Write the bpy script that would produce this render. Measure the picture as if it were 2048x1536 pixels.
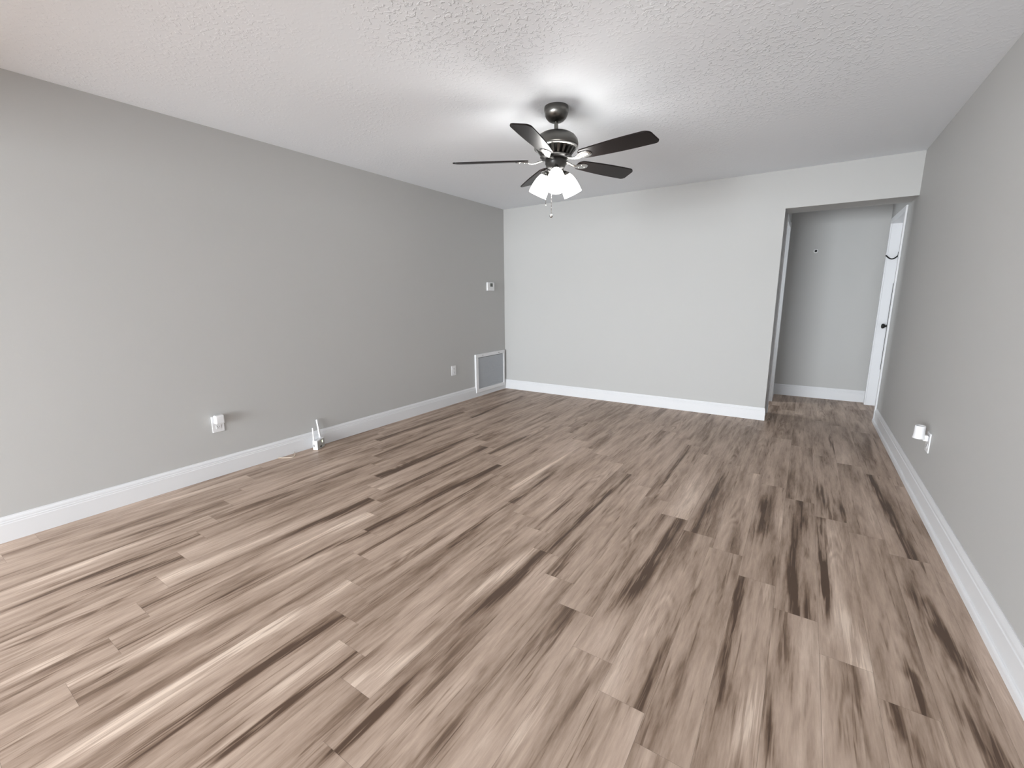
import bpy, bmesh, math, random
import numpy as np
from mathutils import Vector, Matrix

# ---------------------------------------------------------------- clear
for o in list(bpy.data.objects):
    bpy.data.objects.remove(o, do_unlink=True)
S = bpy.context.scene
COL = S.collection
PI = math.pi

# ---------------------------------------------------------------- room numbers (metres)
H = 2.44            # ceiling height
W = 4.217           # right wall plane
XO = 3.262          # left edge of the hall opening in the back wall
ZH = 2.0925         # underside of the header over the hall opening
TH = 0.337          # thickness of the back wall at the opening
YL = -4.857         # where the left wall ends
YR = -11.0           # rear wall (behind the camera)
XS = -2.6           # far side of the space left of the camera
YF = 1.512          # wall at the end of the hall
BT = 0.016          # baseboard thickness
BH = 0.140          # baseboard height

# ---------------------------------------------------------------- camera
F = 878.11
yaw, pitch, roll = 0.584502, -0.194328, -0.0087254
fwd = Vector((-math.sin(yaw)*math.cos(pitch), math.cos(yaw)*math.cos(pitch), math.sin(pitch)))
rgt = Vector((math.cos(yaw), math.sin(yaw), 0))
upv = rgt.cross(fwd)
r2 = math.cos(roll)*rgt + math.sin(roll)*upv
u2 = -math.sin(roll)*rgt + math.cos(roll)*upv
cam_data = bpy.data.cameras.new('camera')
cam = bpy.data.objects.new('camera', cam_data)
COL.objects.link(cam)
M = Matrix((r2, u2, -fwd)).transposed().to_4x4()
M.translation = Vector((3.51624, -5.14239, 1.28106))
cam.matrix_world = M
cam_data.sensor_width = 36.0
cam_data.sensor_fit = 'HORIZONTAL'
cam_data.lens = 36.0*F/2048.0
cam_data.clip_start = 0.02
S.camera = cam

# ---------------------------------------------------------------- world, daylight, exposure
world = bpy.data.worlds.new('sky')
S.world = world
world.use_nodes = True
bg = world.node_tree.nodes['Background']
bg.inputs[0].default_value = (0.86, 0.93, 1.0, 1)
bg.inputs[1].default_value = 1.0

def area(name, loc, rot, sx, sy, power, color):
    l = bpy.data.lights.new(name, 'AREA')
    l.shape = 'RECTANGLE'; l.size = sx; l.size_y = sy
    l.energy = power; l.color = color
    o = bpy.data.objects.new(name, l); COL.objects.link(o)
    o.location = loc; o.rotation_euler = rot
    return o
# low and high daylight entering through the wide glazed doors far behind the camera
P_LOW, P_HIGH, P_SIDE, P_HALL, FAN_EMIT = 400.0, 370.0, 36.0, 14.0, 25.0
area('daylight_low', (1.3, YR-0.02, 0.60), (PI/2, 0, 0), 3.2, 1.0, P_LOW, (0.905, 0.96, 1.005))
area('daylight_high', (1.3, YR-0.02, 1.60), (PI/2, 0, 0), 3.2, 1.0, P_HIGH, (0.905, 0.96, 1.005))
area('fill_side', (XS+0.05, -6.6, 1.0), (PI/2, 0, -PI/2), 1.9, 1.8, P_SIDE, (0.905, 0.96, 1.005))  # unseen fill lamp added to brighten the near ceiling and floor
# unseen fill lamp added in the small side room to brighten the hall
area('fill_hall', (2.2, 0.58, 1.3), (PI/2, 0, math.radians(-62)), 0.3, 1.3, P_HALL, (0.905, 0.96, 1.005))
S.view_settings.view_transform = 'Standard'
S.view_settings.look = 'None'
S.view_settings.gamma = 1.0
S.view_settings.use_curve_mapping = False
S.view_settings.exposure = 0.11

# ---------------------------------------------------------------- helpers
def tag(o, label=None, cat=None, group=None, kind=None):
    if label: o['label'] = label
    if cat: o['category'] = cat
    if group: o['group'] = group
    if kind: o['kind'] = kind
    return o

def obj(name, bm, mat, parent=None, smooth=False, bevel=None, seg=2):
    me = bpy.data.meshes.new(name)
    bmesh.ops.recalc_face_normals(bm, faces=bm.faces)
    bm.to_mesh(me); bm.free()
    if smooth:
        for p in me.polygons: p.use_smooth = True
    if mat: me.materials.append(mat)
    o = bpy.data.objects.new(name, me); COL.objects.link(o)
    if parent is not None: o.parent = parent
    if bevel:
        b = o.modifiers.new('bevel', 'BEVEL'); b.width = bevel; b.segments = seg
        b.limit_method = 'ANGLE'; b.angle_limit = math.radians(35)
    return o

def thing(name, label, cat, loc=(0, 0, 0), rotz=0, group=None):
    o = bpy.data.objects.new(name, None); COL.objects.link(o)
    o.empty_display_size = 0.05
    o.location = loc; o.rotation_euler = (0, 0, rotz)
    tag(o, label, cat, group)
    return o

def box(bm, x0, x1, y0, y1, z0, z1, mat=None):
    vs = [bm.verts.new((x, y, z)) for z in (z0, z1) for y in (y0, y1) for x in (x0, x1)]
    for f in ((0, 2, 3, 1), (4, 5, 7, 6), (0, 1, 5, 4), (2, 6, 7, 3), (0, 4, 6, 2), (1, 3, 7, 5)):
        bm.faces.new([vs[i] for i in f])
    if mat is not None:
        for v in vs: v.co = mat @ v.co
    return vs

def B(*boxes):
    bm = bmesh.new()
    for b in boxes: box(bm, *b)
    return bm

def lathe(bm, prof, n=48, mat=None):
    """prof = [(r, z)], revolved about Z"""
    rings = []
    for r, z in prof:
        if r < 1e-6:
            rings.append([bm.verts.new((0, 0, z))])
        else:
            rings.append([bm.verts.new((r*math.cos(2*PI*i/n), r*math.sin(2*PI*i/n), z)) for i in range(n)])
    for a, b in zip(rings, rings[1:]):
        for i in range(n):
            j = (i+1) % n
            if len(a) == 1 and len(b) == 1: continue
            if len(a) == 1: bm.faces.new((a[0], b[i], b[j]))
            elif len(b) == 1: bm.faces.new((a[i], a[j], b[0]))
            else: bm.faces.new((a[i], a[j], b[j], b[i]))
    if mat is not None:
        for ring in rings:
            for v in ring: v.co = mat @ v.co
    return bm

def tube(bm, pts, rad, n=8, cap=True):
    pts = [Vector(p) for p in pts]
    rads = rad if isinstance(rad, (list, tuple)) else [rad]*len(pts)
    rings = []
    ref = Vector((0, 0, 1))
    t0 = (pts[1]-pts[0]).normalized()
    if abs(t0.dot(ref)) > 0.9: ref = Vector((1, 0, 0))
    nrm = t0.cross(ref).normalized()
    for i, p in enumerate(pts):
        a = pts[max(i-1, 0)]; b = pts[min(i+1, len(pts)-1)]
        t = (b-a).normalized()
        nrm = (nrm - t*nrm.dot(t)).normalized()
        bn = t.cross(nrm)
        rings.append([bm.verts.new(p + rads[i]*(math.cos(2*PI*k/n)*nrm + math.sin(2*PI*k/n)*bn)) for k in range(n)])
    for a, b in zip(rings, rings[1:]):
        for k in range(n):
            bm.faces.new((a[k], a[(k+1) % n], b[(k+1) % n], b[k]))
    if cap:
        bm.faces.new(rings[0]); bm.faces.new(rings[-1])
    return bm

def sweep(bm, prof, path_fn, n_along):
    """prof: closed list of (t, z); path_fn(k, t, z) -> xyz for k in range(n_along)"""
    rings = [[bm.verts.new(path_fn(k, t, z)) for t, z in prof] for k in range(n_along)]
    m = len(prof)
    for a, b in zip(rings, rings[1:]):
        for i in range(m):
            bm.faces.new((a[i], a[(i+1) % m], b[(i+1) % m], b[i]))
    bm.faces.new(rings[0]); bm.faces.new(rings[-1])
    return bm

# ---------------------------------------------------------------- materials
def srgb(r, g, b):
    f = lambda c: (c/255/12.92) if c/255 <= 0.04045 else ((c/255+0.055)/1.055)**2.4
    return (f(r), f(g), f(b), 1)

def mat(name, color, rough=0.5, metal=0.0, spec=0.5, bump=None, emit=None):
    m = bpy.data.materials.new(name); m.use_nodes = True
    nt = m.node_tree; b = nt.nodes['Principled BSDF']
    b.inputs['Base Color'].default_value = color
    b.inputs['Roughness'].default_value = rough
    b.inputs['Metallic'].default_value = metal
    b.inputs['Specular IOR Level'].default_value = spec
    if emit:
        b.inputs['Emission Color'].default_value = emit[0]
        b.inputs['Emission Strength'].default_value = emit[1]
    tc = nt.nodes.new('ShaderNodeTexCoord')
    nz = nt.nodes.new('ShaderNodeTexNoise')
    nt.links.new(tc.outputs['Object'], nz.inputs['Vector'])
    sc, st, dist = bump if bump else (140.0, 0.03, 0.001)
    nz.inputs['Scale'].default_value = sc
    nz.inputs['Detail'].default_value = 3
    bp = nt.nodes.new('ShaderNodeBump')
    bp.inputs['Strength'].default_value = st; bp.inputs['Distance'].default_value = dist
    nt.links.new(nz.outputs['Fac'], bp.inputs['Height'])
    nt.links.new(bp.outputs['Normal'], b.inputs['Normal'])
    return m

M_wall = mat('wall_paint_grey', (0.50, 0.497, 0.487, 1), 0.62, spec=0.3, bump=(90, 0.10, 0.002))
M_white = mat('trim_paint_white', (0.73, 0.735, 0.75, 1), 0.4, spec=0.4)
M_plastic = mat('white_plastic', (0.80, 0.80, 0.81, 1), 0.35)
M_plastic_grey = mat('grey_plastic', (0.42, 0.42, 0.41, 1), 0.4)
M_dark = mat('dark_slot', (0.02, 0.02, 0.02, 1), 0.5)
M_screen = mat('lcd_screen', (0.10, 0.11, 0.10, 1), 0.2)
M_nickel = mat('brushed_nickel', (0.15, 0.146, 0.136, 1), 0.28, metal=1.0, bump=(220, 0.04, 0.0005))
M_nickel_light = mat('polished_nickel', (0.55, 0.54, 0.52, 1), 0.25, metal=1.0)
for _m in (M_nickel,):
    _nt = _m.node_tree; _b = _nt.nodes['Principled BSDF']
    _tg = _nt.nodes.new('ShaderNodeTangent'); _tg.direction_type = 'RADIAL'; _tg.axis = 'Z'
    _nt.links.new(_tg.outputs[0], _b.inputs['Tangent'])
    _b.inputs['Anisotropic'].default_value = 0.75
M_darkmetal = mat('dark_metal', (0.018, 0.017, 0.016, 1), 0.35, metal=0.2, spec=0.3)
M_cord = mat('cream_cable', srgb(205, 190, 172), 0.5)
M_led = mat('status_light', (0.9, 0.95, 0.7, 1), 0.4, emit=((0.9, 1.0, 0.7, 1), 1.5))
M_shade = mat('lit_opal_glass', (0.9, 0.9, 0.88, 1), 0.3, emit=((1.0, 0.985, 0.955, 1), FAN_EMIT))

def ceiling_material():
    m = bpy.data.materials.new('ceiling_knockdown_texture'); m.use_nodes = True
    nt = m.node_tree; N = nt.nodes; L = nt.links
    b = N['Principled BSDF']
    b.inputs['Base Color'].default_value = (0.84, 0.865, 0.90, 1)
    b.inputs['Roughness'].default_value = 0.85
    b.inputs['Specular IOR Level'].default_value = 0.2
    tc = N.new('ShaderNodeTexCoord')
    nz = N.new('ShaderNodeTexNoise'); nz.inputs['Scale'].default_value = 46; nz.inputs['Detail'].default_value = 2.5
    nz.inputs['Roughness'].default_value = 0.45; nz.inputs['Distortion'].default_value = 0.6
    L.new(tc.outputs['Object'], nz.inputs['Vector'])
    cr = N.new('ShaderNodeMapRange'); cr.interpolation_type = 'SMOOTHSTEP'
    cr.inputs['From Min'].default_value = 0.52; cr.inputs['From Max'].default_value = 0.64
    L.new(nz.outputs['Fac'], cr.inputs['Value'])
    big = N.new('ShaderNodeTexNoise'); big.inputs['Scale'].default_value = 2.2; big.inputs['Detail'].default_value = 2
    L.new(tc.outputs['Object'], big.inputs['Vector'])
    # the plaster was laid on more thickly in two patches
    acc = None
    for (px, py, rad, amt) in ((2.25, -3.45, 0.62, 1.0), (3.15, -2.15, 0.95, 0.7), (3.2, -3.3, 0.8, 0.6)):
        d = N.new('ShaderNodeVectorMath'); d.operation = 'DISTANCE'
        L.new(tc.outputs['Object'], d.inputs[0]); d.inputs[1].default_value = (px, py, H)
        m1 = N.new('ShaderNodeMapRange'); m1.interpolation_type = 'SMOOTHSTEP'
        m1.inputs['From Min'].default_value = rad; m1.inputs['From Max'].default_value = rad*0.3
        m1.inputs['To Max'].default_value = amt
        L.new(d.outputs['Value'], m1.inputs['Value'])
        if acc is None: acc = m1.outputs['Result']
        else:
            mx = N.new('ShaderNodeMath'); mx.operation = 'MAXIMUM'
            L.new(acc, mx.inputs[0]); L.new(m1.outputs['Result'], mx.inputs[1]); acc = mx.outputs[0]
    ad = N.new('ShaderNodeMath'); ad.operation = 'MULTIPLY_ADD'
    L.new(big.outputs['Fac'], ad.inputs[0]); ad.inputs[1].default_value = 0.8; ad.inputs[2].default_value = -0.30
    a2 = N.new('ShaderNodeMath'); a2.operation = 'ADD'; L.new(ad.outputs[0], a2.inputs[0]); L.new(acc, a2.inputs[1])
    mr = N.new('ShaderNodeMapRange'); mr.inputs['From Min'].default_value = 0.0; mr.inputs['From Max'].default_value = 1.0
    mr.inputs['To Min'].default_value = 0.05; mr.inputs['To Max'].default_value = 1.0
    L.new(a2.outputs[0], mr.inputs['Value'])
    mul = N.new('ShaderNodeMath'); mul.operation = 'MULTIPLY'
    L.new(cr.outputs['Result'], mul.inputs[0]); L.new(mr.outputs['Result'], mul.inputs[1])
    bp = N.new('ShaderNodeBump'); bp.inputs['Strength'].default_value = 0.55; bp.inputs['Distance'].default_value = 0.006
    L.new(mul.outputs[0], bp.inputs['Height']); L.new(bp.outputs['Normal'], b.inputs['Normal'])
    return m
M_ceil = ceiling_material()

def floor_material():
    m = bpy.data.materials.new('vinyl_plank_wood'); m.use_nodes = True
    nt = m.node_tree; N = nt.nodes; L = nt.links
    b = N['Principled BSDF']
    b.inputs['Roughness'].default_value = 0.5
    b.inputs['Specular IOR Level'].default_value = 0.32
    geo = N.new('ShaderNodeNewGeometry')
    at = N.new('ShaderNodeAttribute'); at.attribute_name = 'plank_seed'
    st = N.new('ShaderNodeAttribute'); st.attribute_name = 'grain_streak'
    tc = N.new('ShaderNodeTexCoord')
    def vmath(op, a, bb):
        n = N.new('ShaderNodeVectorMath'); n.operation = op
        for i, v in enumerate((a, bb)):
            if isinstance(v, tuple): n.inputs[i].default_value = v
            else: L.new(v, n.inputs[i])
        return n.outputs[0]
    def math_(op, a, bb=None, c=None):
        n = N.new('ShaderNodeMath'); n.operation = op
        for i, v in enumerate((a, bb, c)):
            if v is None: continue
            if isinstance(v, (int, float)): n.inputs[i].default_value = v
            else: L.new(v, n.inputs[i])
        return n.outputs[0]
    def noise(vec, scale, detail, rough=0.5, dist=0.0):
        n = N.new('ShaderNodeTexNoise'); n.inputs['Scale'].default_value = scale
        n.inputs['Detail'].default_value = detail; n.inputs['Roughness'].default_value = rough
        n.inputs['Distortion'].default_value = dist
        L.new(vec, n.inputs['Vector']); return n.outputs['Fac']
    off = vmath('MULTIPLY', at.outputs['Color'], (37.0, 53.0, 11.0))
    base = vmath('ADD', tc.outputs['Object'], off)
    broad = noise(vmath('MULTIPLY', base, (13.0, 1.2, 1.0)), 1.0, 3.0, 0.5, 0.35)
    mid = noise(vmath('MULTIPLY', base, (46.0, 4.5, 1.0)), 1.0, 4.0, 0.6, 0.3)
    fine = noise(vmath('MULTIPLY', base, (190.0, 20.0, 1.0)), 1.0, 3.0, 0.6, 0.0)
    sep = N.new('ShaderNodeSeparateColor'); L.new(at.outputs['Color'], sep.inputs[0])
    sepS = N.new('ShaderNodeSeparateColor'); L.new(st.outputs['Color'], sepS.inputs[0])
    # cathedral figure: nested ovals around a point of some boards
    warp = noise(vmath('MULTIPLY', base, (9.0, 2.2, 1.0)), 1.0, 2.0)
    cu = math_('SUBTRACT', math_('MULTIPLY_ADD', sepS.outputs[1], 2.0, -1.0), math_('MULTIPLY_ADD', sep.outputs[1], 0.8, -0.4))
    cv = math_('MULTIPLY', math_('SUBTRACT', sepS.outputs[2], math_('MULTIPLY_ADD', sep.outputs[2], 0.6, 0.2)), 3.6)
    ph = math_('ADD', math_('MULTIPLY_ADD', cv, 11.0, math_('MULTIPLY', math_('MULTIPLY', cu, cu), 26.0)), math_('MULTIPLY', warp, 30.0))
    rings = math_('SINE', ph)
    cu2 = math_('MULTIPLY', cu, 1.5)
    rr2 = math_('SQRT', math_('ADD', math_('MULTIPLY', cu2, cu2), math_('MULTIPLY', cv, cv)))
    cm = N.new('ShaderNodeMapRange'); cm.interpolation_type = 'SMOOTHSTEP'
    cm.inputs['From Min'].default_value = 1.1; cm.inputs['From Max'].default_value = 0.35
    L.new(rr2, cm.inputs['Value'])
    pick = N.new('ShaderNodeMapRange'); pick.inputs['From Min'].default_value = 0.55; pick.inputs['From Max'].default_value = 0.75
    L.new(sep.outputs[0], pick.inputs['Value'])
    figure = math_('MULTIPLY', math_('MULTIPLY', rings, cm.outputs['Result']), math_('MULTIPLY', pick.outputs['Result'], 0.085))
    fib = noise(vmath('MULTIPLY', base, (75.0, 3.2, 1.0)), 1.0, 2.0, 0.5, 0.4)
    fm = N.new('ShaderNodeMapRange'); fm.interpolation_type = 'SMOOTHSTEP'
    fm.inputs['From Min'].default_value = 0.60; fm.inputs['From Max'].default_value = 0.74
    L.new(fib, fm.inputs['Value'])
    v = math_('MULTIPLY_ADD', math_('SUBTRACT', broad, 0.5), 0.95, 0.52)
    v = math_('ADD', v, math_('MULTIPLY', math_('SUBTRACT', mid, 0.5), 0.55))
    v = math_('ADD', v, math_('MULTIPLY', math_('SUBTRACT', fine, 0.5), 0.22))
    v = math_('ADD', v, figure)
    v = math_('SUBTRACT', v, math_('MULTIPLY', fm.outputs['Result'], 0.20))
    v = math_('ADD', v, math_('MULTIPLY', math_('SUBTRACT', sep.outputs[2], 0.5), 0.11))
    fsharp = N.new('ShaderNodeMapRange'); fsharp.interpolation_type = 'SMOOTHSTEP'
    fsharp.inputs['From Min'].default_value = 0.40; fsharp.inputs['From Max'].default_value = 0.58
    L.new(fib, fsharp.inputs['Value'])
    sk = math_('SUBTRACT', math_('MULTIPLY', sepS.outputs[0], 1.6), 0.8)
    v = math_('ADD', v, math_('MULTIPLY', sk, math_('MULTIPLY_ADD', fsharp.outputs['Result'], 1.0, 0.45)))
    ramp = N.new('ShaderNodeValToRGB')
    e = ramp.color_ramp.elements
    cols = [(0.08, srgb(87, 68, 55)), (0.30, srgb(127, 106, 90)), (0.50, srgb(167, 146, 130)), (0.70, srgb(190, 169, 153)), (0.98, srgb(223, 204, 187))]
    e[0].position, e[0].color = cols[0]
    e[1].position, e[1].color = cols[-1]
    for p_, c_ in cols[1:-1]:
        n = e.new(p_); n.color = c_
    L.new(v, ramp.inputs[0])
    L.new(ramp.outputs[0], b.inputs['Base Color'])
    bp = N.new('ShaderNodeBump'); bp.inputs['Strength'].default_value = 0.12; bp.inputs['Distance'].default_value = 0.001
    L.new(mid, bp.inputs['Height']); L.new(bp.outputs['Normal'], b.inputs['Normal'])
    rr = math_('MULTIPLY_ADD', fine, 0.15, 0.40); L.new(rr, b.inputs['Roughness'])
    return m
M_floor = floor_material()
M_seam = mat('plank_seam', (0.15, 0.12, 0.095, 1), 0.8)

# ---------------------------------------------------------------- floor: planks with a stepped joint pattern
PW, PX0, PL = 0.1535, 0.612, 1.215
JOINT = {0: -4.108, 1: -4.234, 2: -4.38, 3: -4.52, 4: -4.64, 5: -4.774, 6: -4.924, 7: -3.886, 8: -4.043, 9: -4.20,
         10: -4.292, 11: -4.396, 12: -4.563, 13: -3.505, 14: -3.655, 15: -3.835, 16: -3.96, 17: -2.85, 18: -3.03,
         19: -3.195, 20: -3.382, 21: -3.497, 22: -3.65, 23: -3.80}
STREAKS = [(1.355, -5.049, 1.357, -4.881, 0.03, 0.4), (1.541, -4.919, 1.608, -4.48, 0.03, 0.35), (1.618, -4.922, 1.636, -4.7, 0.04, -0.22), (1.894, -5.007, 1.884, -4.744, 0.035, 0.42),
           (1.884, -4.744, 1.855, -4.359, 0.035, 0.4), (2.034, -4.925, 2.036, -4.704, 0.022, -0.5), (2.036, -4.704, 2.021, -4.451, 0.022, -0.5), (1.449, -5.062, 1.43, -4.77, 0.01, -0.4),
           (1.411, -5.057, 1.39, -4.772, 0.03, -0.22), (1.491, -4.771, 1.512, -4.542, 0.022, -0.35), (1.512, -4.542, 1.508, -4.165, 0.02, -0.38), (1.121, -5.017, 1.141, -4.752, 0.02, -0.3),
           (1.141, -4.752, 1.091, -4.521, 0.022, -0.32), (1.028, -5.005, 0.954, -4.609, 0.01, -0.35), (0.822, -4.977, 0.804, -4.535, 0.02, -0.3), (0.651, -4.954, 0.651, -4.633, 0.02, 0.3),
           (1.198, -5.028, 1.196, -4.676, 0.02, 0.25), (2.244, -4.789, 2.243, -4.576, 0.014, -0.5), (1.628, -5.086, 1.641, -4.972, 0.05, 0.12), (2.027, -4.561, 2.058, -4.209, 0.022, -0.5),
           (2.177, -4.635, 2.169, -4.371, 0.022, 0.35), (2.242, -4.667, 2.247, -4.413, 0.014, -0.5), (2.515, -4.558, 2.504, -4.246, 0.016, -0.55), (2.503, -4.62, 2.501, -4.567, 0.016, -0.4),
           (1.872, -4.485, 1.877, -4.064, 0.03, 0.35), (2.4, -3.951, 2.445, -3.484, 0.022, 0.35), (2.356, -4.388, 2.454, -4.141, 0.03, 0.22), (2.502, -3.942, 2.531, -3.51, 0.016, -0.4),
           (2.616, -4.384, 2.574, -4.071, 0.03, -0.25), (2.734, -4.47, 2.746, -4.272, 0.02, -0.3), (2.616, -4.547, 2.608, -4.287, 0.045, 0.2), (2.941, -4.336, 2.927, -4.166, 0.03, 0.3),
           (2.289, -4.365, 2.323, -4.286, 0.03, -0.25), (2.832, -4.171, 2.819, -3.601, 0.035, -0.22), (2.889, -4.217, 2.989, -3.796, 0.05, 0.22), (3.084, -3.954, 3.097, -3.257, 0.04, 0.2),
           (2.962, -3.589, 2.992, -3.134, 0.022, -0.36), (3.202, -3.815, 3.205, -3.592, 0.014, -0.36), (3.404, -3.644, 3.394, -3.19, 0.016, -0.5), (3.445, -3.83, 3.404, -3.644, 0.02, -0.25),
           (3.485, -3.344, 3.498, -3.035, 0.03, 0.25), (3.485, -3.973, 3.505, -3.645, 0.032, 0.42), (3.561, -3.924, 3.515, -3.572, 0.014, -0.3), (3.395, -3.579, 3.363, -3.026, 0.012, 0.25),
           (3.216, -3.366, 3.233, -3.228, 0.014, -0.4), (3.009, -3.843, 3.042, -3.822, 0.03, -0.1), (3.255, -3.774, 3.276, -3.685, 0.014, -0.25), (3.571, -2.763, 3.602, -3.177, 0.014, -0.5),
           (3.547, -3.231, 3.602, -3.556, 0.03, -0.3), (3.712, -2.673, 3.709, -3.145, 0.02, -0.5), (3.647, -2.995, 3.649, -3.193, 0.01, -0.4), (3.752, -2.98, 3.801, -3.374, 0.032, 0.36),
           (3.824, -3.406, 3.833, -3.493, 0.012, 0.3), (3.929, -3.234, 3.951, -3.424, 0.014, -0.45), (4.024, -2.697, 4.103, -3.164, 0.03, -0.4), (4.103, -3.164, 4.109, -3.372, 0.02, -0.35),
           (4.064, -3.413, 4.099, -3.574, 0.026, -0.5), (3.756, -3.416, 3.759, -3.795, 0.026, -0.42), (3.877, -3.576, 3.924, -3.697, 0.02, -0.35), (3.689, -3.418, 3.697, -3.582, 0.03, 0.2),
           (3.68, -3.704, 3.686, -3.842, 0.014, 0.35), (3.999, -3.444, 3.967, -3.66, 0.03, 0.2), (3.621, -3.748, 3.634, -3.68, 0.014, -0.3), (4.174, -2.999, 4.16, -3.393, 0.03, 0.18),
           (0.813, -4.656, 0.814, -4.227, 0.02, -0.35), (0.961, -4.693, 0.988, -4.383, 0.02, -0.35), (0.631, -4.611, 0.635, -4.119, 0.022, 0.3), (0.449, -4.296, 0.528, -3.997, 0.02, -0.25),
           (0.661, -4.122, 0.85, -3.127, 0.035, -0.25), (1.128, -4.516, 1.172, -3.91, 0.03, 0.2), (1.281, -4.583, 1.298, -4.096, 0.02, -0.3), (1.474, -4.459, 1.603, -3.635, 0.02, -0.35),
           (1.373, -4.137, 1.446, -3.563, 0.03, 0.3), (1.253, -3.997, 1.276, -3.359, 0.02, -0.4), (0.126, -4.423, 0.189, -3.84, 0.02, 0.12), (0.496, -4.578, 0.532, -4.144, 0.02, -0.2),
           (1.289, -3.742, 1.263, -3.343, 0.03, -0.4), (1.019, -3.174, 1.076, -2.446, 0.025, -0.4), (1.577, -3.578, 1.643, -2.498, 0.018, -0.5), (1.739, -3.902, 1.748, -2.8, 0.012, -0.4),
           (1.401, -3.818, 1.434, -3.55, 0.03, 0.3), (2.086, -3.789, 2.06, -3.002, 0.02, -0.35), (1.99, -3.276, 2.049, -2.987, 0.02, 0.25), (1.959, -2.801, 1.995, -1.989, 0.016, 0.45),
           (2.079, -2.968, 2.075, -2.448, 0.016, -0.4), (2.465, -3.716, 2.454, -3.198, 0.03, 0.4), (2.512, -3.791, 2.519, -3.359, 0.03, -0.4), (2.381, -3.176, 2.347, -2.449, 0.014, -0.35),
           (2.543, -3.344, 2.526, -2.468, 0.018, -0.4), (2.651, -3.502, 2.63, -3.118, 0.03, -0.36), (2.607, -3.73, 2.646, -3.505, 0.03, 0.2), (2.306, -2.912, 2.224, -1.958, 0.04, 0.2),
           (1.937, -4.009, 1.856, -2.867, 0.03, 0.2), (3.008, -3.472, 3.019, -2.628, 0.022, -0.4), (3.127, -2.741, 3.14, -1.81, 0.02, -0.35), (3.425, -2.633, 3.426, -2.053, 0.03, -0.35),
           (3.596, -3.061, 3.58, -2.318, 0.014, -0.5), (3.71, -2.281, 3.713, -3.019, 0.02, -0.45), (3.61, -1.994, 3.63, -2.42, 0.02, -0.35), (4.018, -1.22, 4.077, -2.368, 0.02, -0.5),
           (3.687, -1.502, 3.764, -2.106, 0.03, -0.3), (3.799, -1.874, 3.866, -2.248, 0.02, -0.35), (3.818, -0.252, 3.846, -1.05, 0.014, -0.4), (3.508, -2.218, 3.543, -2.673, 0.02, 0.25),
           (3.597, -0.783, 3.59, -1.89, 0.016, 0.25), (2.819, -2.409, 2.786, -1.237, 0.012, -0.45), (2.539, -2.958, 2.558, -2.102, 0.014, -0.4), (2.976, -1.8, 3.022, -2.72, 0.04, 0.2),
           (3.765, -2.291, 3.794, -2.838, 0.05, 0.15), (3.332, -2.61, 3.335, -1.794, 0.02, 0.2), (3.949, -1.474, 3.988, -2.274, 0.02, 0.15), (0.342, -2.632, 0.354, -1.426, 0.03, -0.35),
           (0.651, -2.877, 0.626, -1.88, 0.02, -0.35), (0.626, -1.88, 0.494, -0.279, 0.02, -0.35), (1.004, -3.16, 1.017, -1.96, 0.014, -0.4), (1.29, -3.249, 1.311, -2.193, 0.016, -0.45),
           (1.611, -3.046, 1.638, -2.474, 0.018, -0.45), (1.426, -2.305, 1.442, -1.733, 0.016, -0.4), (0.992, -2.801, 0.849, -1.826, 0.03, 0.15), (0.49, -3.007, 0.491, -2.8, 0.03, -0.15)]
def build_floor():
    rng = np.random.default_rng(11)
    X0, X1, Y0, Y1 = XS-0.1, 5.0, YR-0.1, YF+0.1
    V, Fc, seed, strk, midx = [], [], [], [], []
    g = 0.0003
    k0 = math.floor((X0-PX0)/PW); k1 = math.ceil((X1-PX0)/PW)
    for k in range(k0, k1):
        xa, xb = PX0+k*PW, PX0+(k+1)*PW
        j = JOINT.get(k, -4.108 - 0.146*k)
        n0 = math.floor((Y0-j)/PL)
        y = j+n0*PL
        while y < Y1:
            ya, yb = max(y, Y0), min(y+PL, Y1)
            xa_, xb_ = max(xa, X0), min(xb, X1)
            if yb-ya > 0.01 and xb_-xa_ > 0.01:
                s = rng.random(3)
                nx, ny = (16, 30) if (-0.1 < xa < 4.3 and yb > -5.3) else (2, 2)
                xs = np.linspace(xa_+g, xb_-g, nx+1); ys = np.linspace(ya+g, yb-g, ny+1)
                base = len(V)
                lst = board_streaks(k, y, y+PL)
                for yy in ys:
                    for xx in xs:
                        V.append((xx, yy, 0.0)); seed.append((s[0], s[1], s[2], 1.0))
                        strk.append((streak(xx, yy, k, lst), (xx-(xa+xb)/2)/(PW/2)*0.5+0.5, (yy-y)/PL))
                for a in range(ny):
                    for c in range(nx):
                        i = base+a*(nx+1)+c
                        Fc.append((i, i+1, i+nx+2, i+nx+1)); midx.append(0)
            y += PL
    # the bed under the seams, and its sides
    base = len(V)
    for z in (-0.0012, -0.06):
        for (xx, yy) in ((X0, Y0), (X1, Y0), (X1, Y1), (X0, Y1)):
            V.append((xx, yy, z)); seed.append((0, 0, 0, 1)); strk.append((0.5, 0.5, 0.5))
    Fc += [(base, base+1, base+2, base+3), (base+7, base+6, base+5, base+4)]
    Fc += [(base+i, base+4+i, base+4+(i+1) % 4, base+(i+1) % 4) for i in range(4)]
    midx += [1]*6
    me = bpy.data.meshes.new('floor')
    me.from_pydata(V, [], Fc)
    me.materials.append(M_floor); me.materials.append(M_seam)
    me.polygons.foreach_set('material_index', midx)
    a = me.attributes.new('plank_seed', 'FLOAT_COLOR', 'POINT')
    a.data.foreach_set('color', np.array(seed, dtype=np.float32).ravel())
    st = np.array(strk, dtype=np.float32)
    a = me.attributes.new('grain_streak', 'FLOAT_COLOR', 'POINT')
    a.data.foreach_set('color', np.concatenate([st, np.ones((len(st), 1), np.float32)], 1).ravel())
    o = bpy.data.objects.new('floor', me); COL.objects.link(o)
    o['kind'] = 'structure'
    return o

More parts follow.
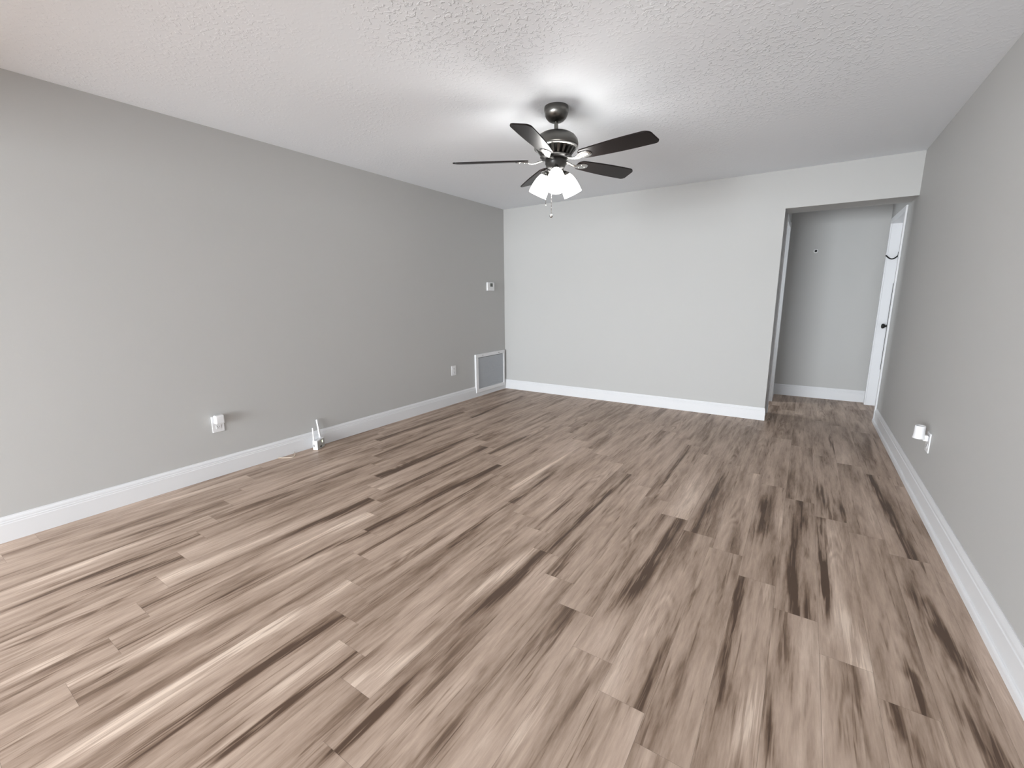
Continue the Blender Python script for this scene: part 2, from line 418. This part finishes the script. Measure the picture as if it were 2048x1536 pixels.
def board_streaks(k, ya, yb):
    """the hand-placed dark and pale grain bands that belong to one board; bands near a joint run up to it"""
    res = []
    for (x0, y0, x1, y1, w, amp) in STREAKS:
        if abs(y1-y0) < 1e-4: continue
        if math.floor(((x0+x1)/2-PX0)/PW) != k: continue
        lo, hi = min(y0, y1), max(y0, y1)
        ov = min(hi, yb)-max(lo, ya)
        if ov < 0.5*(hi-lo) and ov < 0.35: continue
        if lo < ya+0.16: lo = ya-0.3
        if hi > yb-0.16: hi = yb+0.3
        res.append((x0, y0, x1, y1, w, amp, lo, hi))
    return res

def streak(x, y, k, lst):
    v = 0.0
    for (x0, y0, x1, y1, w, amp, lo, hi) in lst:
        if y < lo-0.10 or y > hi+0.10: continue
        t = min(max((y-y0)/(y1-y0), 0), 1)
        xc = x0+(x1-x0)*t
        xc = min(max(xc, PX0+k*PW), PX0+(k+1)*PW)
        xc += 0.0025*math.sin(y*7.0+x0*40)
        d = abs(x-xc)/(w*1.5)
        if d >= 1: continue
        e = min(1.0, (y-lo+0.10)/0.2, (hi+0.10-y)/0.2)
        v += (amp*0.8 if amp > 0 else amp*0.86)*(1-d*d)**1.2*max(0, e)
    return min(max(0.5+v/1.6, 0), 1)
build_floor()

# ---------------------------------------------------------------- shell
def struct(name, bm, m, bevel=None):
    o = obj(name, bm, m, bevel=bevel); o['kind'] = 'structure'; return o
T = 0.12
struct('ceiling', B((XS-T, 5.0, YR-T, YF+T, H, H+0.08)), M_ceil)
struct('wall_left', B((-T, 0, YL, TH, 0, H)), M_wall)
struct('wall_back', B((0, XO, 0, TH, 0, H), (XO, W, 0, TH, ZH, H)), M_wall)
DY0, DY1, DZ = 0.53, 1.373, 2.04          # clear doorway in the right wall of the hall
RT = 0.16
struct('wall_right', B((W, W+RT, YR, DY0-0.02, 0, H), (W, W+RT, DY0-0.02, DY1+0.02, DZ+0.02, H), (W, W+RT, DY1+0.02, YF, 0, H)), M_wall)
struct('wall_hall_end', B((1.8, W+RT, YF, YF+T, 0, H)), M_wall)
LY0, LY1 = 0.40, 1.0                      # clear doorway in the left wall of the hall
HX = XO
struct('wall_hall_left', B((HX-T, HX, LY1+0.02, YF, 0, H), (HX-T, HX, TH, LY1+0.02, DZ+0.02, H), (HX-T, HX, TH, LY0-0.02, 0, H)), M_wall)
struct('wall_hall_room', B((1.8, 1.9, TH, YF, 0, H)), M_wall)
# space behind the camera
struct('wall_side', B((XS-T, XS, YR, YL+1.0, 0, H)), M_wall)
struct('wall_nook', B((XS, -T, YL+0.9, YL+1.0, 0, H)), M_wall)
wx0, wx1, wz = -0.35, 2.95, 2.15
struct('wall_rear', B((XS-T, wx0, YR-T, YR, 0, H), (wx1, W+RT, YR-T, YR, 0, H), (wx0, wx1, YR-T, YR, wz, H)), M_wall)
struct('shade_beam', B((XS, W, -5.80, -5.60, 2.05, H)), M_wall)      # unseen beam added behind the camera to shade ceiling and wall tops
bmw = bmesh.new()
for x0, x1 in ((wx0, wx0+0.06), (wx1-0.06, wx1), ((wx0+wx1)/2-0.04, (wx0+wx1)/2+0.04)):
    box(bmw, x0, x1, YR-0.11, YR-0.05, 0.0, wz)
box(bmw, wx0, wx1, YR-0.11, YR-0.05, 0, 0.06); box(bmw, wx0, wx1, YR-0.11, YR-0.05, wz-0.06, wz)
win = struct('window_1', bmw, M_white)

# ---------------------------------------------------------------- baseboards
BPROF = [(0, 0), (BT, 0), (BT, 0.098), (BT-0.002, 0.102), (BT-0.002, 0.110), (BT-0.005, 0.113), (BT-0.005, 0.121),
         (BT-0.007, 0.128), (BT-0.011, 0.134), (BT-0.012, BH), (0, BH)]
def base_line(name, p0, p1, nrm, m0=0.0, m1=0.0, prof=BPROF):
    """p0 -> p1 on the wall plane, nrm into the room; m0/m1 extend the ends by m*t (mitres)"""
    p0, p1, nrm = Vector(p0), Vector(p1), Vector(nrm)
    d = (p1-p0).normalized()
    def fn(k, t, z):
        q = (p0 - d*m0*t) if k == 0 else (p1 + d*m1*t)
        q = q + nrm*t
        return (q.x, q.y, z)
    bm = sweep(bmesh.new(), prof, fn, 2)
    return struct(name, bm, M_white)
base_line('baseboard_left', (0, YL, 0), (0, 0, 0), (1, 0, 0), 1, -1)
base_line('baseboard_left_end', (-T, YL, 0), (0, YL, 0), (0, -1, 0), 0, 1)
base_line('baseboard_back', (0, 0, 0), (XO, 0, 0), (0, -1, 0), -1, 0.6, prof=[(t, z*0.93) for t, z in BPROF])
RPROF = [(0, 0), (0.010, 0), (0.010, 0.104), (0.012, 0.107), (0.012, 0.114), (0.009, 0.118), (0.009, 0.130),
         (0.007, 0.138), (0.004, 0.148), (0.003, 0.155), (0, 0.155)]
base_line('baseboard_right', (W, YR, 0), (W, DY0-0.002, 0), (-1, 0, 0), 0, 0, prof=RPROF)
base_line('baseboard_hall', (XO, YF, 0), (W, YF, 0), (0, -1, 0))
base_line('baseboard_hall_left', (HX, LY1+0.08, 0), (HX, YF, 0), (1, 0, 0))
shoe = [(0.010, 0), (0.020, 0), (0.020, 0.024), (0.0185, 0.030), (0.0150, 0.035), (0.010, 0.037)]
base_line('trim_1', (W, YR, 0), (W, DY0-0.012, 0), (-1, 0, 0), prof=shoe)

# ---------------------------------------------------------------- entry door in the right wall of the hall (door_1)
CW, CT = 0.055, 0.014
d1 = thing('door_1', None, None, (W, (DY0+DY1)/2, 0)); d1['kind'] = 'structure'
del_keys = [k for k in ('label', 'category') if k in d1.keys()]
for k in del_keys: del d1[k]
def child(name, bm, m, par, bevel=None, smooth=False, label=None):
    """mesh given in world coordinates, parented to an Empty without rotation"""
    bmesh.ops.translate(bm, verts=bm.verts, vec=-par.location)
    o = obj(name, bm, m, par, smooth=smooth, bevel=bevel)
    if label: o['label'] = label
    return o
child('door_casing', B((W-CT, W, DY0-0.045, DY0, 0, DZ+CW), (W-CT, W, DY1, DY1+CW, 0, DZ+CW), (W-CT, W, DY0, DY1, DZ, DZ+CW)), M_white, d1, bevel=0.003)
child('door_jamb', B((W, W+RT, DY0-0.02, DY0, 0, DZ), (W, W+RT, DY1, DY1+0.02, 0, DZ), (W, W+RT, DY0-0.02, DY1+0.02, DZ, DZ+0.02)), M_white, d1)
DXF = W+0.094
child('door_leaf', B((DXF, DXF+0.04, DY0+0.004, DY1-0.006, 0.006, DZ-0.004)), M_white, d1, bevel=0.002)
child('gap_shade_strip', B((DXF-0.010, DXF, DY1-0.006, DY1, 0.43, 1.40)), M_darkmetal, d1, label='dark strip painted as the shaded door gap')  # shade of the gap beside the leaf, put in as a dark strip
bk = bmesh.new()
R90 = Matrix.Translation((DXF, 1.315, 0.93)) @ Matrix.Rotation(-PI/2, 4, 'Y')
lathe(bk, [(0, 0), (0.03, 0), (0.03, 0.006), (0.012, 0.010), (0.011, 0.030), (0.022, 0.036), (0.028, 0.048), (0.026, 0.058), (0.014, 0.064), (0, 0.065)], 24, R90)
child('door_knob', bk, M_darkmetal, d1, smooth=True, label='dark bronze door knob')
bc = bmesh.new()
pts = []
for i in range(13):
    t = i/12
    pts.append((W-0.016+(0.112)*t, 1.365-0.035*t, 1.705-0.045*math.sin(PI*t)+0.006*t))
tube(bc, pts, 0.0065, 8)
box(bc, DXF-0.014, DXF, 1.318, 1.342, 1.69, 1.735)
child('door_chain', bc, M_darkmetal, d1, label='dark security chain')

# doorway in the left wall of the hall: white casing only (door_2)
d2 = thing('door_2', None, None, (HX, (LY0+LY1)/2, 0)); d2['kind'] = 'structure'
LC = 0.022
child('door_casing', B((HX, HX+CT, LY0-CW, LY0, 0, DZ+CW), (HX, HX+LC, LY1, LY1+0.07, 0, DZ+CW), (HX, HX+CT, LY0, LY1, DZ, DZ+CW)), M_white, d2, bevel=0.003)
child('door_jamb', B((HX-T, HX, LY0-0.02, LY0, 0, DZ), (HX-T, HX, LY1, LY1+0.02, 0, DZ), (HX-T, HX, LY0-0.02, LY1+0.02, DZ, DZ+0.02)), M_white, d2)

# ---------------------------------------------------------------- ceiling fan
M_blade = mat('espresso_blade', srgb(26, 20, 19), 0.34, spec=0.18, bump=(60, 0.03, 0.0008))
FX, FY = 2.099, -2.474
fan = thing('ceiling_fan', 'five-blade ceiling fan with dark brown blades and three lit white glass shades', 'ceiling fan', (FX, FY, H))
def fz(z): return z-H
def fan_lathe(name, prof, m, n=48, label=None):
    o = obj(name, lathe(bmesh.new(), [(r, fz(z)) for r, z in prof], n), m, fan, smooth=True)
    if label: o['label'] = label
    md = o.modifiers.new('edge', 'EDGE_SPLIT'); md.split_angle = math.radians(40)
    return o
fan_lathe('canopy', [(0, 2.44), (0.074, 2.44), (0.075, 2.435), (0.075, 2.415), (0.071, 2.395), (0.062, 2.376), (0.048, 2.362), (0.034, 2.355), (0.030, 2.353), (0, 2.353)], M_nickel)
fan_lathe('downrod', [(0, 2.37), (0.0125, 2.37), (0.0125, 2.285), (0, 2.285)], M_nickel, 24)
fan_lathe('motor_housing', [(0, 2.300), (0.022, 2.300), (0.026, 2.296), (0.06, 2.293), (0.095, 2.284), (0.120, 2.268), (0.135, 2.247), (0.140, 2.225), (0.139, 2.212), (0.134, 2.207), (0.100, 2.204), (0, 2.204)], M_nickel, 64)
fan_lathe('trim_ring', [(0.100, 2.206), (0.134, 2.208), (0.137, 2.205), (0.137, 2.200), (0.131, 2.197), (0.100, 2.197)], M_nickel_light, 64)
fan_lathe('motor_core', [(0, 2.2), (0.096, 2.2), (0.070, 2.160), (0.066, 2.150), (0.066, 2.138), (0, 2.138)], M_darkmetal, 48)
# vent ribs between the ring and the hub
bv = bmesh.new()
for i in range(20):
    a = 2*PI*i/20
    mt = Matrix.Rotation(a, 4, 'Z')
    vs = box(bv, -0.5, 0.5, -0.0085, 0.0085, -0.5, 0.5)
    co = [(0.097, 2.2), (0.128, 2.2), (0.070, 2.155), (0.094, 2.155)]
    for v in vs:
        top = v.co.z > 0; out = v.co.x > 0
        r, z = co[1 if out else 0] if top else co[3 if out else 2]
        w = v.co.y*(1.0 if top else 0.7)
        v.co = mt @ Vector((r, w, fz(z)))
obj('vent_rib', bv, M_nickel, fan)
fan_lathe('blade_hub', [(0, 2.156), (0.098, 2.156), (0.100, 2.152), (0.092, 2.145), (0.076, 2.141), (0.070, 2.139), (0, 2.139)], M_darkmetal)
fan_lathe('switch_housing', [(0, 2.14), (0.064, 2.14), (0.067, 2.134), (0.067, 2.110), (0.060, 2.098), (0.056, 2.088), (0.048, 2.078), (0.030, 2.070), (0.012, 2.066), (0, 2.065)], M_darkmetal)

PITCH = math.radians(13)
PH = 65.17
def blade_mesh():
    # outline in the blade plane: u along the blade, w across
    top, bot = [], []
    n = 26
    r0, r1 = 0.175, 0.655
    out = []
    def half(u):
        t = (u-r0)/(r1-r0)
        return 0.046+0.020*math.sin(min(t*1.35, 1)*PI/2)
    def root(t): return 0.62+0.38*math.sin(min(t/0.05, 1)*PI/2)
    n1 = 22
    h1 = half(r1)
    ca, cb = 0.030, 0.048                     # corner radii at the tip: trailing corner is the rounder one
    for i in range(n1+1):
        u = r0+(r1-ca-r0)*i/n1
        out.append((u, half(u)*root((u-r0)/(r1-r0))))
    for i in range(1, 9):
        q = PI/2*i/9
        out.append((r1-ca+ca*math.sin(q), h1-ca*0.9+ca*0.9*math.cos(q)))
    for i in range(0, 9):
        q = PI/2*(1-i/9)
        out.append((r1-0.010-cb+cb*math.sin(q), -(h1-cb*0.85+cb*0.85*math.cos(q))))
    for i in range(n1, -1, -1):
        u = r0+(r1-0.010-cb-r0)*i/n1
        out.append((u, -half(u)*root((u-r0)/(r1-r0))))
    bm = bmesh.new()
    a = [bm.verts.new((u, w, 0.004)) for u, w in out]
    b = [bm.verts.new((u, w, -0.004)) for u, w in out]
    bm.faces.new(a); bm.faces.new(list(reversed(b)))
    for i in range(len(out)):
        j = (i+1) % len(out)
        bm.faces.new((a[i], b[i], b[j], a[j]))
    return bm
def iron_mesh():
    """curved bracket: from the hub out and up under the blade root, ending in an oval plate"""
    bm = bmesh.new()
    prof = []
    st = [(0.078, 0.017, -0.004, 0.006), (0.100, 0.013, -0.004, 0.006), (0.125, 0.012, -0.012, 0.006), (0.150, 0.014, -0.016, 0.006),
          (0.172, 0.022, -0.013, 0.006), (0.190, 0.030, -0.008, 0.005), (0.212, 0.034, -0.0065, 0.0045), (0.232, 0.031, -0.006, 0.004), (0.248, 0.022, -0.006, 0.004), (0.256, 0.010, -0.006, 0.003)]
    rings = []
    for u, w, z, h in st:
        ring = []
        for s in range(12):
            a = 2*PI*s/12
            ring.append(bm.verts.new((u, w*math.cos(a), z+h*math.sin(a))))
        rings.append(ring)
    for a, b in zip(rings, rings[1:]):
        for s in range(12):
            bm.faces.new((a[s], a[(s+1) % 12], b[(s+1) % 12], b[s]))
    bm.faces.new(rings[0]); bm.faces.new(rings[-1])
    # three screw heads under the plate
    for u, w in ((0.200, 0.016), (0.200, -0.016), (0.235, 0.0)):
        lathe(bm, [(0, -0.013), (0.0045, -0.0125), (0.0055, -0.010), (0.0055, -0.005), (0, -0.005)], 10, Matrix.Translation((u, w, 0)))
    return bm
blade0 = iron0 = None
for k in range(5):
    rot = Matrix.Translation((0, 0, fz(2.133))) @ Matrix.Rotation(math.radians(PH+72*k), 4, 'Z') @ Matrix.Rotation(-PITCH, 4, 'X')
    if k == 0:
        blade0 = obj('blade', blade_mesh(), M_blade, fan, bevel=0.0015)
        iron0 = obj('blade_iron', iron_mesh(), M_nickel_light, blade0, smooth=True)
        iron0['label'] = 'nickel blade iron'
        bl = blade0
    else:
        bl = blade0.copy(); COL.objects.link(bl); bl.parent = fan
        ir = iron0.copy(); COL.objects.link(ir); ir.parent = bl
    bl.matrix_local = rot

# light kit
SH_T = math.radians(29)
arm0 = None
for k, ang in enumerate((300.0, 60.0, 180.0)):
    a = math.radians(ang)
    d = Vector((math.cos(a), math.sin(a), 0))
    ax = (d*math.sin(SH_T) + Vector((0, 0, -1))*math.cos(SH_T)).normalized()
    root = d*0.038 + Vector((0, 0, fz(2.082)))
    sock = d*0.066 + Vector((0, 0, fz(2.066)))
    ba = bmesh.new()
    tube(ba, [root, root*0.5+sock*0.5+Vector((0, 0, 0.004)), sock], 0.009, 10)
    q = Vector((0, 0, 1)).rotation_difference(ax)
    mt = Matrix.Translation(sock) @ q.to_matrix().to_4x4()
    lathe(ba, [(0, -0.010), (0.014, -0.010), (0.024, 0.0), (0.029, 0.012), (0.029, 0.020), (0, 0.020)], 20, mt)
    ar = obj('lamp_arm', ba, M_nickel, fan, smooth=True)
    bs = bmesh.new()
    prof = [(0.026, 0.012), (0.031, 0.018), (0.040, 0.034), (0.049, 0.058), (0.055, 0.086), (0.0585, 0.115), (0.060, 0.142),
            (0.0565, 0.142), (0.055, 0.115), (0.0515, 0.086), (0.0455, 0.058), (0.0365, 0.034), (0.028, 0.020), (0.020, 0.016)]
    lathe(bs, prof, 36, mt)
    sh = obj('lamp_shade', bs, M_shade, fan, smooth=True); sh['label'] = 'glowing white glass shade'
    bb = bmesh.new()
    lathe(bb, [(0, 0.02), (0.013, 0.022), (0.014, 0.04), (0.024, 0.062), (0.027, 0.08), (0.022, 0.097), (0.010, 0.105), (0, 0.106)], 20, mt)
    obj('bulb', bb, M_shade, sh, smooth=True)
# pull chains
def chain(name, x, y, z0, z1, ball):
    bm = bmesh.new()
    tube(bm, [(x, y, fz(z0)), (x, y, fz(z1))], 0.0014, 6)
    for i in range(int((z0-z1)/0.02)):
        lathe(bm, [(0, 0.0022), (0.0019, 0.001), (0.0019, -0.001), (0, -0.0022)], 6, Matrix.Translation((x, y, fz(z0-0.02*i))))
    o = obj(name, bm, M_nickel_light, fan, smooth=True)
    b2 = bmesh.new()
    lathe(b2, [(0, ball), (ball*0.7, ball*0.7), (ball, 0), (ball*0.7, -ball*0.7), (0, -ball)], 14, Matrix.Translation((x, y, fz(z1)-ball*0.9)))
    obj('chain_fob', b2, M_nickel_light, o, smooth=True)
chain('pull_chain', 0.000, -0.055, 2.10, 1.800, 0.011)
chain('pull_chain', -0.055, -0.028, 2.10, 1.868, 0.004)

# ---------------------------------------------------------------- left wall fittings
th = thing('thermostat', 'small white thermostat with dark screen near the back left corner', 'thermostat', (0, -0.342, 1.37))
child('body', B((0, 0.022, -0.418, -0.266, 1.371, 1.481)), M_plastic, th, bevel=0.006)
child('screen', B((0.022, 0.0232, -0.358, -0.304, 1.425, 1.468)), M_screen, th, label='dark display')
for i, yy in enumerate((-0.375, -0.342, -0.309)):
    child('button', B((0.022, 0.0245, yy-0.010, yy+0.010, 1.388, 1.400)), M_plastic, th, bevel=0.001)

gr = thing('return_air_grille', 'white framed return air grille with grey filter low on left wall', 'vent', (0, -0.374, 0.05))
gy0, gy1, gz0, gz1 = -0.705, -0.045, 0.052, 0.560
fw = 0.052
gx = 0.026
child('frame', B((0, gx, gy0, gy1, gz1-fw*0.85, gz1), (0, gx, gy0, gy1, gz0, gz0+fw*0.85), (0, gx, gy0, gy0+fw, gz0+fw*0.85, gz1-fw*0.85), (0, gx, gy1-fw*0.6, gy1, gz0+fw*0.85, gz1-fw*0.85)), M_plastic, gr, bevel=0.003)
M_filter = mat('filter_mesh_grey', (0.47, 0.49, 0.52, 1), 0.7, bump=(30, 0.35, 0.004))
bf = bmesh.new()
iy0, iy1, iz0, iz1 = gy0+fw+0.012, gy1-fw*0.6-0.004, gz0+fw*0.85+0.006, gz1-fw*0.85-0.006
box(bf, 0.003, 0.014, iy0, iy1, iz0, iz1)
nsl = 26
for i in range(nsl):
    z = iz0+(iz1-iz0)*(i+0.5)/nsl
    box(bf, 0.014, 0.0175, iy0, iy1, z-0.0045, z+0.0045)
child('filter_panel', bf, M_filter, gr, label='grey louvred filter panel')
child('back_plate', B((0.0, 0.002, gy0+0.03, gy1-0.02, gz0+0.03, gz1-0.03)), M_dark, gr)
for yy, zz in ((-0.56, gz1-0.022), (-0.19, gz1-0.022)):
    bs = lathe(bmesh.new(), [(0, 0.004), (0.006, 0.003), (0.007, 0.0), (0, 0.0)], 12, Matrix.Translation((gx, yy, zz)) @ Matrix.Rotation(PI/2, 4, 'Y'))
    child('screw', bs, M_nickel_light, gr, smooth=True)

def outlet(label, y, z, sx, x=0.0, py=0.04, pz=0.06, rows=(0.022, -0.022)):
    """duplex outlet on a wall plane; sx = +1 faces +X, -1 faces -X"""
    t = thing('wall_outlet', label, 'outlet', (x, y, z))
    def bx(x0, x1, y0, y1, z0, z1):
        a, b = sorted((x+sx*x0, x+sx*x1)); return (a, b, y+y0, y+y1, z+z0, z+z1)
    child('cover_plate', B(bx(0, 0.006, -py, py, -pz, pz)), M_plastic, t, bevel=0.002)
    for dz in rows:
        r = child('receptacle', B(bx(0.006, 0.0085, -0.017, 0.017, dz-0.014, dz+0.014)), M_plastic, t, bevel=0.003)
        bm = B((min(sx*0.0085, sx*0.0092), max(sx*0.0085, sx*0.0092), -0.008, -0.0055, dz-0.001, dz+0.008), (min(sx*0.0085, sx*0.0092), max(sx*0.0085, sx*0.0092), 0.0055, 0.008, dz-0.001, dz+0.008),
               (min(sx*0.0085, sx*0.0092), max(sx*0.0085, sx*0.0092), -0.002, 0.002, dz-0.009, dz-0.005))
        obj('slot', bm, M_dark, r)
    return t
outlet('empty white wall outlet left of the return air grille', -1.120, 0.413, 1)
outlet('white wall outlet on left wall with adapter plugged into its top socket', -3.744, 0.391, 1)
ad = thing('plug_adapter', 'white cube power adapter plugged into outlet on left wall', 'adapter', (0, -3.742, 0.43))
child('body', B((0.0093, 0.050, -3.772, -3.714, 0.398, 0.461)), M_plastic, ad, bevel=0.006)
child('seam_ring', B((0.0490, 0.0504, -3.764, -3.722, 0.406, 0.453)), M_plastic, ad, bevel=0.0006)

# wireless extender on the floor
ang = math.atan2(0.118, -0.066)
rt = thing('wifi_router', 'small white wifi router with two upright antennas on floor by baseboard', 'router', (0.063, -3.005, 0), ang-PI/2)
obj('body', B((-0.0215, 0.0215, -0.067, 0.060, 0.0, 0.082)), M_plastic, rt, bevel=0.004)
obj('side_panel', B((0.0215, 0.0232, -0.060, 0.054, 0.006, 0.074)), M_plastic_grey, rt, bevel=0.001)['label'] = 'grey side panel'
obj('status_light', B((0.0232, 0.0240, 0.010, 0.022, 0.045, 0.066)), M_led, rt)['label'] = 'glowing status light'
obj('port', B((-0.013, -0.006, -0.0678, -0.067, 0.030, 0.050)), M_dark, rt)
obj('side_port', B((0.0232, 0.0238, -0.025, 0.0, 0.012, 0.024)), M_dark, rt)
ba = bmesh.new(); box(ba, -0.006, 0.006, -0.004, 0.004, 0, 0.118)
a1 = obj('antenna', ba, M_plastic, rt, bevel=0.003); a1.location = (-0.014, -0.055, 0.078)
ba = bmesh.new(); box(ba, -0.007, 0.007, -0.009, 0.009, 0, 0.165)
a2 = obj('antenna', ba, M_plastic, rt, bevel=0.003); a2.location = (-0.006, 0.040, 0.078); a2.rotation_euler = (math.radians(-3), math.radians(-7), 0)

bc = bmesh.new()
cp = [(0.017, -3.345, 0.004), (0.045, -3.325, 0.0035), (0.075, -3.303, 0.0035), (0.097, -3.283, 0.0035), (0.100, -3.262, 0.0035), (0.078, -3.239, 0.005), (0.048, -3.220, 0.010), (0.021, -3.206, 0.012)]
tube(bc, cp, 0.0032, 8)
tag(obj('cable', bc, M_cord, smooth=True), 'short loop of cream cable on floor at foot of left baseboard', 'cable')

# ---------------------------------------------------------------- right wall fittings
outlet('white wall outlet on right wall behind a plug-in air freshener', -1.645, 0.402, -1, x=W)
af = thing('air_freshener', 'white cylindrical plug-in air freshener on right wall outlet', 'air freshener', (W, -1.652, 0.42))
cyl = Matrix.Translation((W-0.052, -1.662, 0.424))
ba = bmesh.new()
lathe(ba, [(0.022, 0.004), (0.0295, 0.0), (0.030, 0.003), (0.027, 0.016), (0.0255, 0.040), (0.025, 0.076), (0.0235, 0.079), (0.0212, 0.079), (0.0208, 0.070), (0.0208, 0.01), (0.022, 0.004)], 32, cyl)
child('body', ba, M_plastic, af, smooth=True)
child('top_vent', lathe(bmesh.new(), [(0, 0.068), (0.0205, 0.068), (0.0205, 0.071), (0, 0.071)], 24, cyl), M_plastic_grey, af, label='grey recessed top vent')
child('bottom_vent', lathe(bmesh.new(), [(0, 0.006), (0.0215, 0.006), (0.0215, 0.009), (0, 0.009)], 24, cyl), M_dark, af, label='dark opening underneath')
child('plug', B((W-0.034, W-0.0093, -1.674, -1.640, 0.412, 0.448)), M_plastic, af, bevel=0.005)

# small round device on the wall at the end of the hall
db = thing('wall_sensor', 'small round white wall sensor with dark centre at end of hall', 'sensor', (3.551, YF, 1.803))
RX = Matrix.Translation((3.551, YF, 1.803)) @ Matrix.Rotation(PI/2, 4, 'X')
child('ring', lathe(bmesh.new(), [(0, 0), (0.026, 0), (0.026, 0.008), (0.022, 0.014), (0.015, 0.014), (0.014, 0.010), (0, 0.010)], 28, RX), M_plastic, db, smooth=True)
child('lens', lathe(bmesh.new(), [(0, 0.010), (0.0135, 0.010), (0.0115, 0.0125), (0.004, 0.0135), (0, 0.0137)], 24, RX), M_darkmetal, db, smooth=True, label='dark round centre')
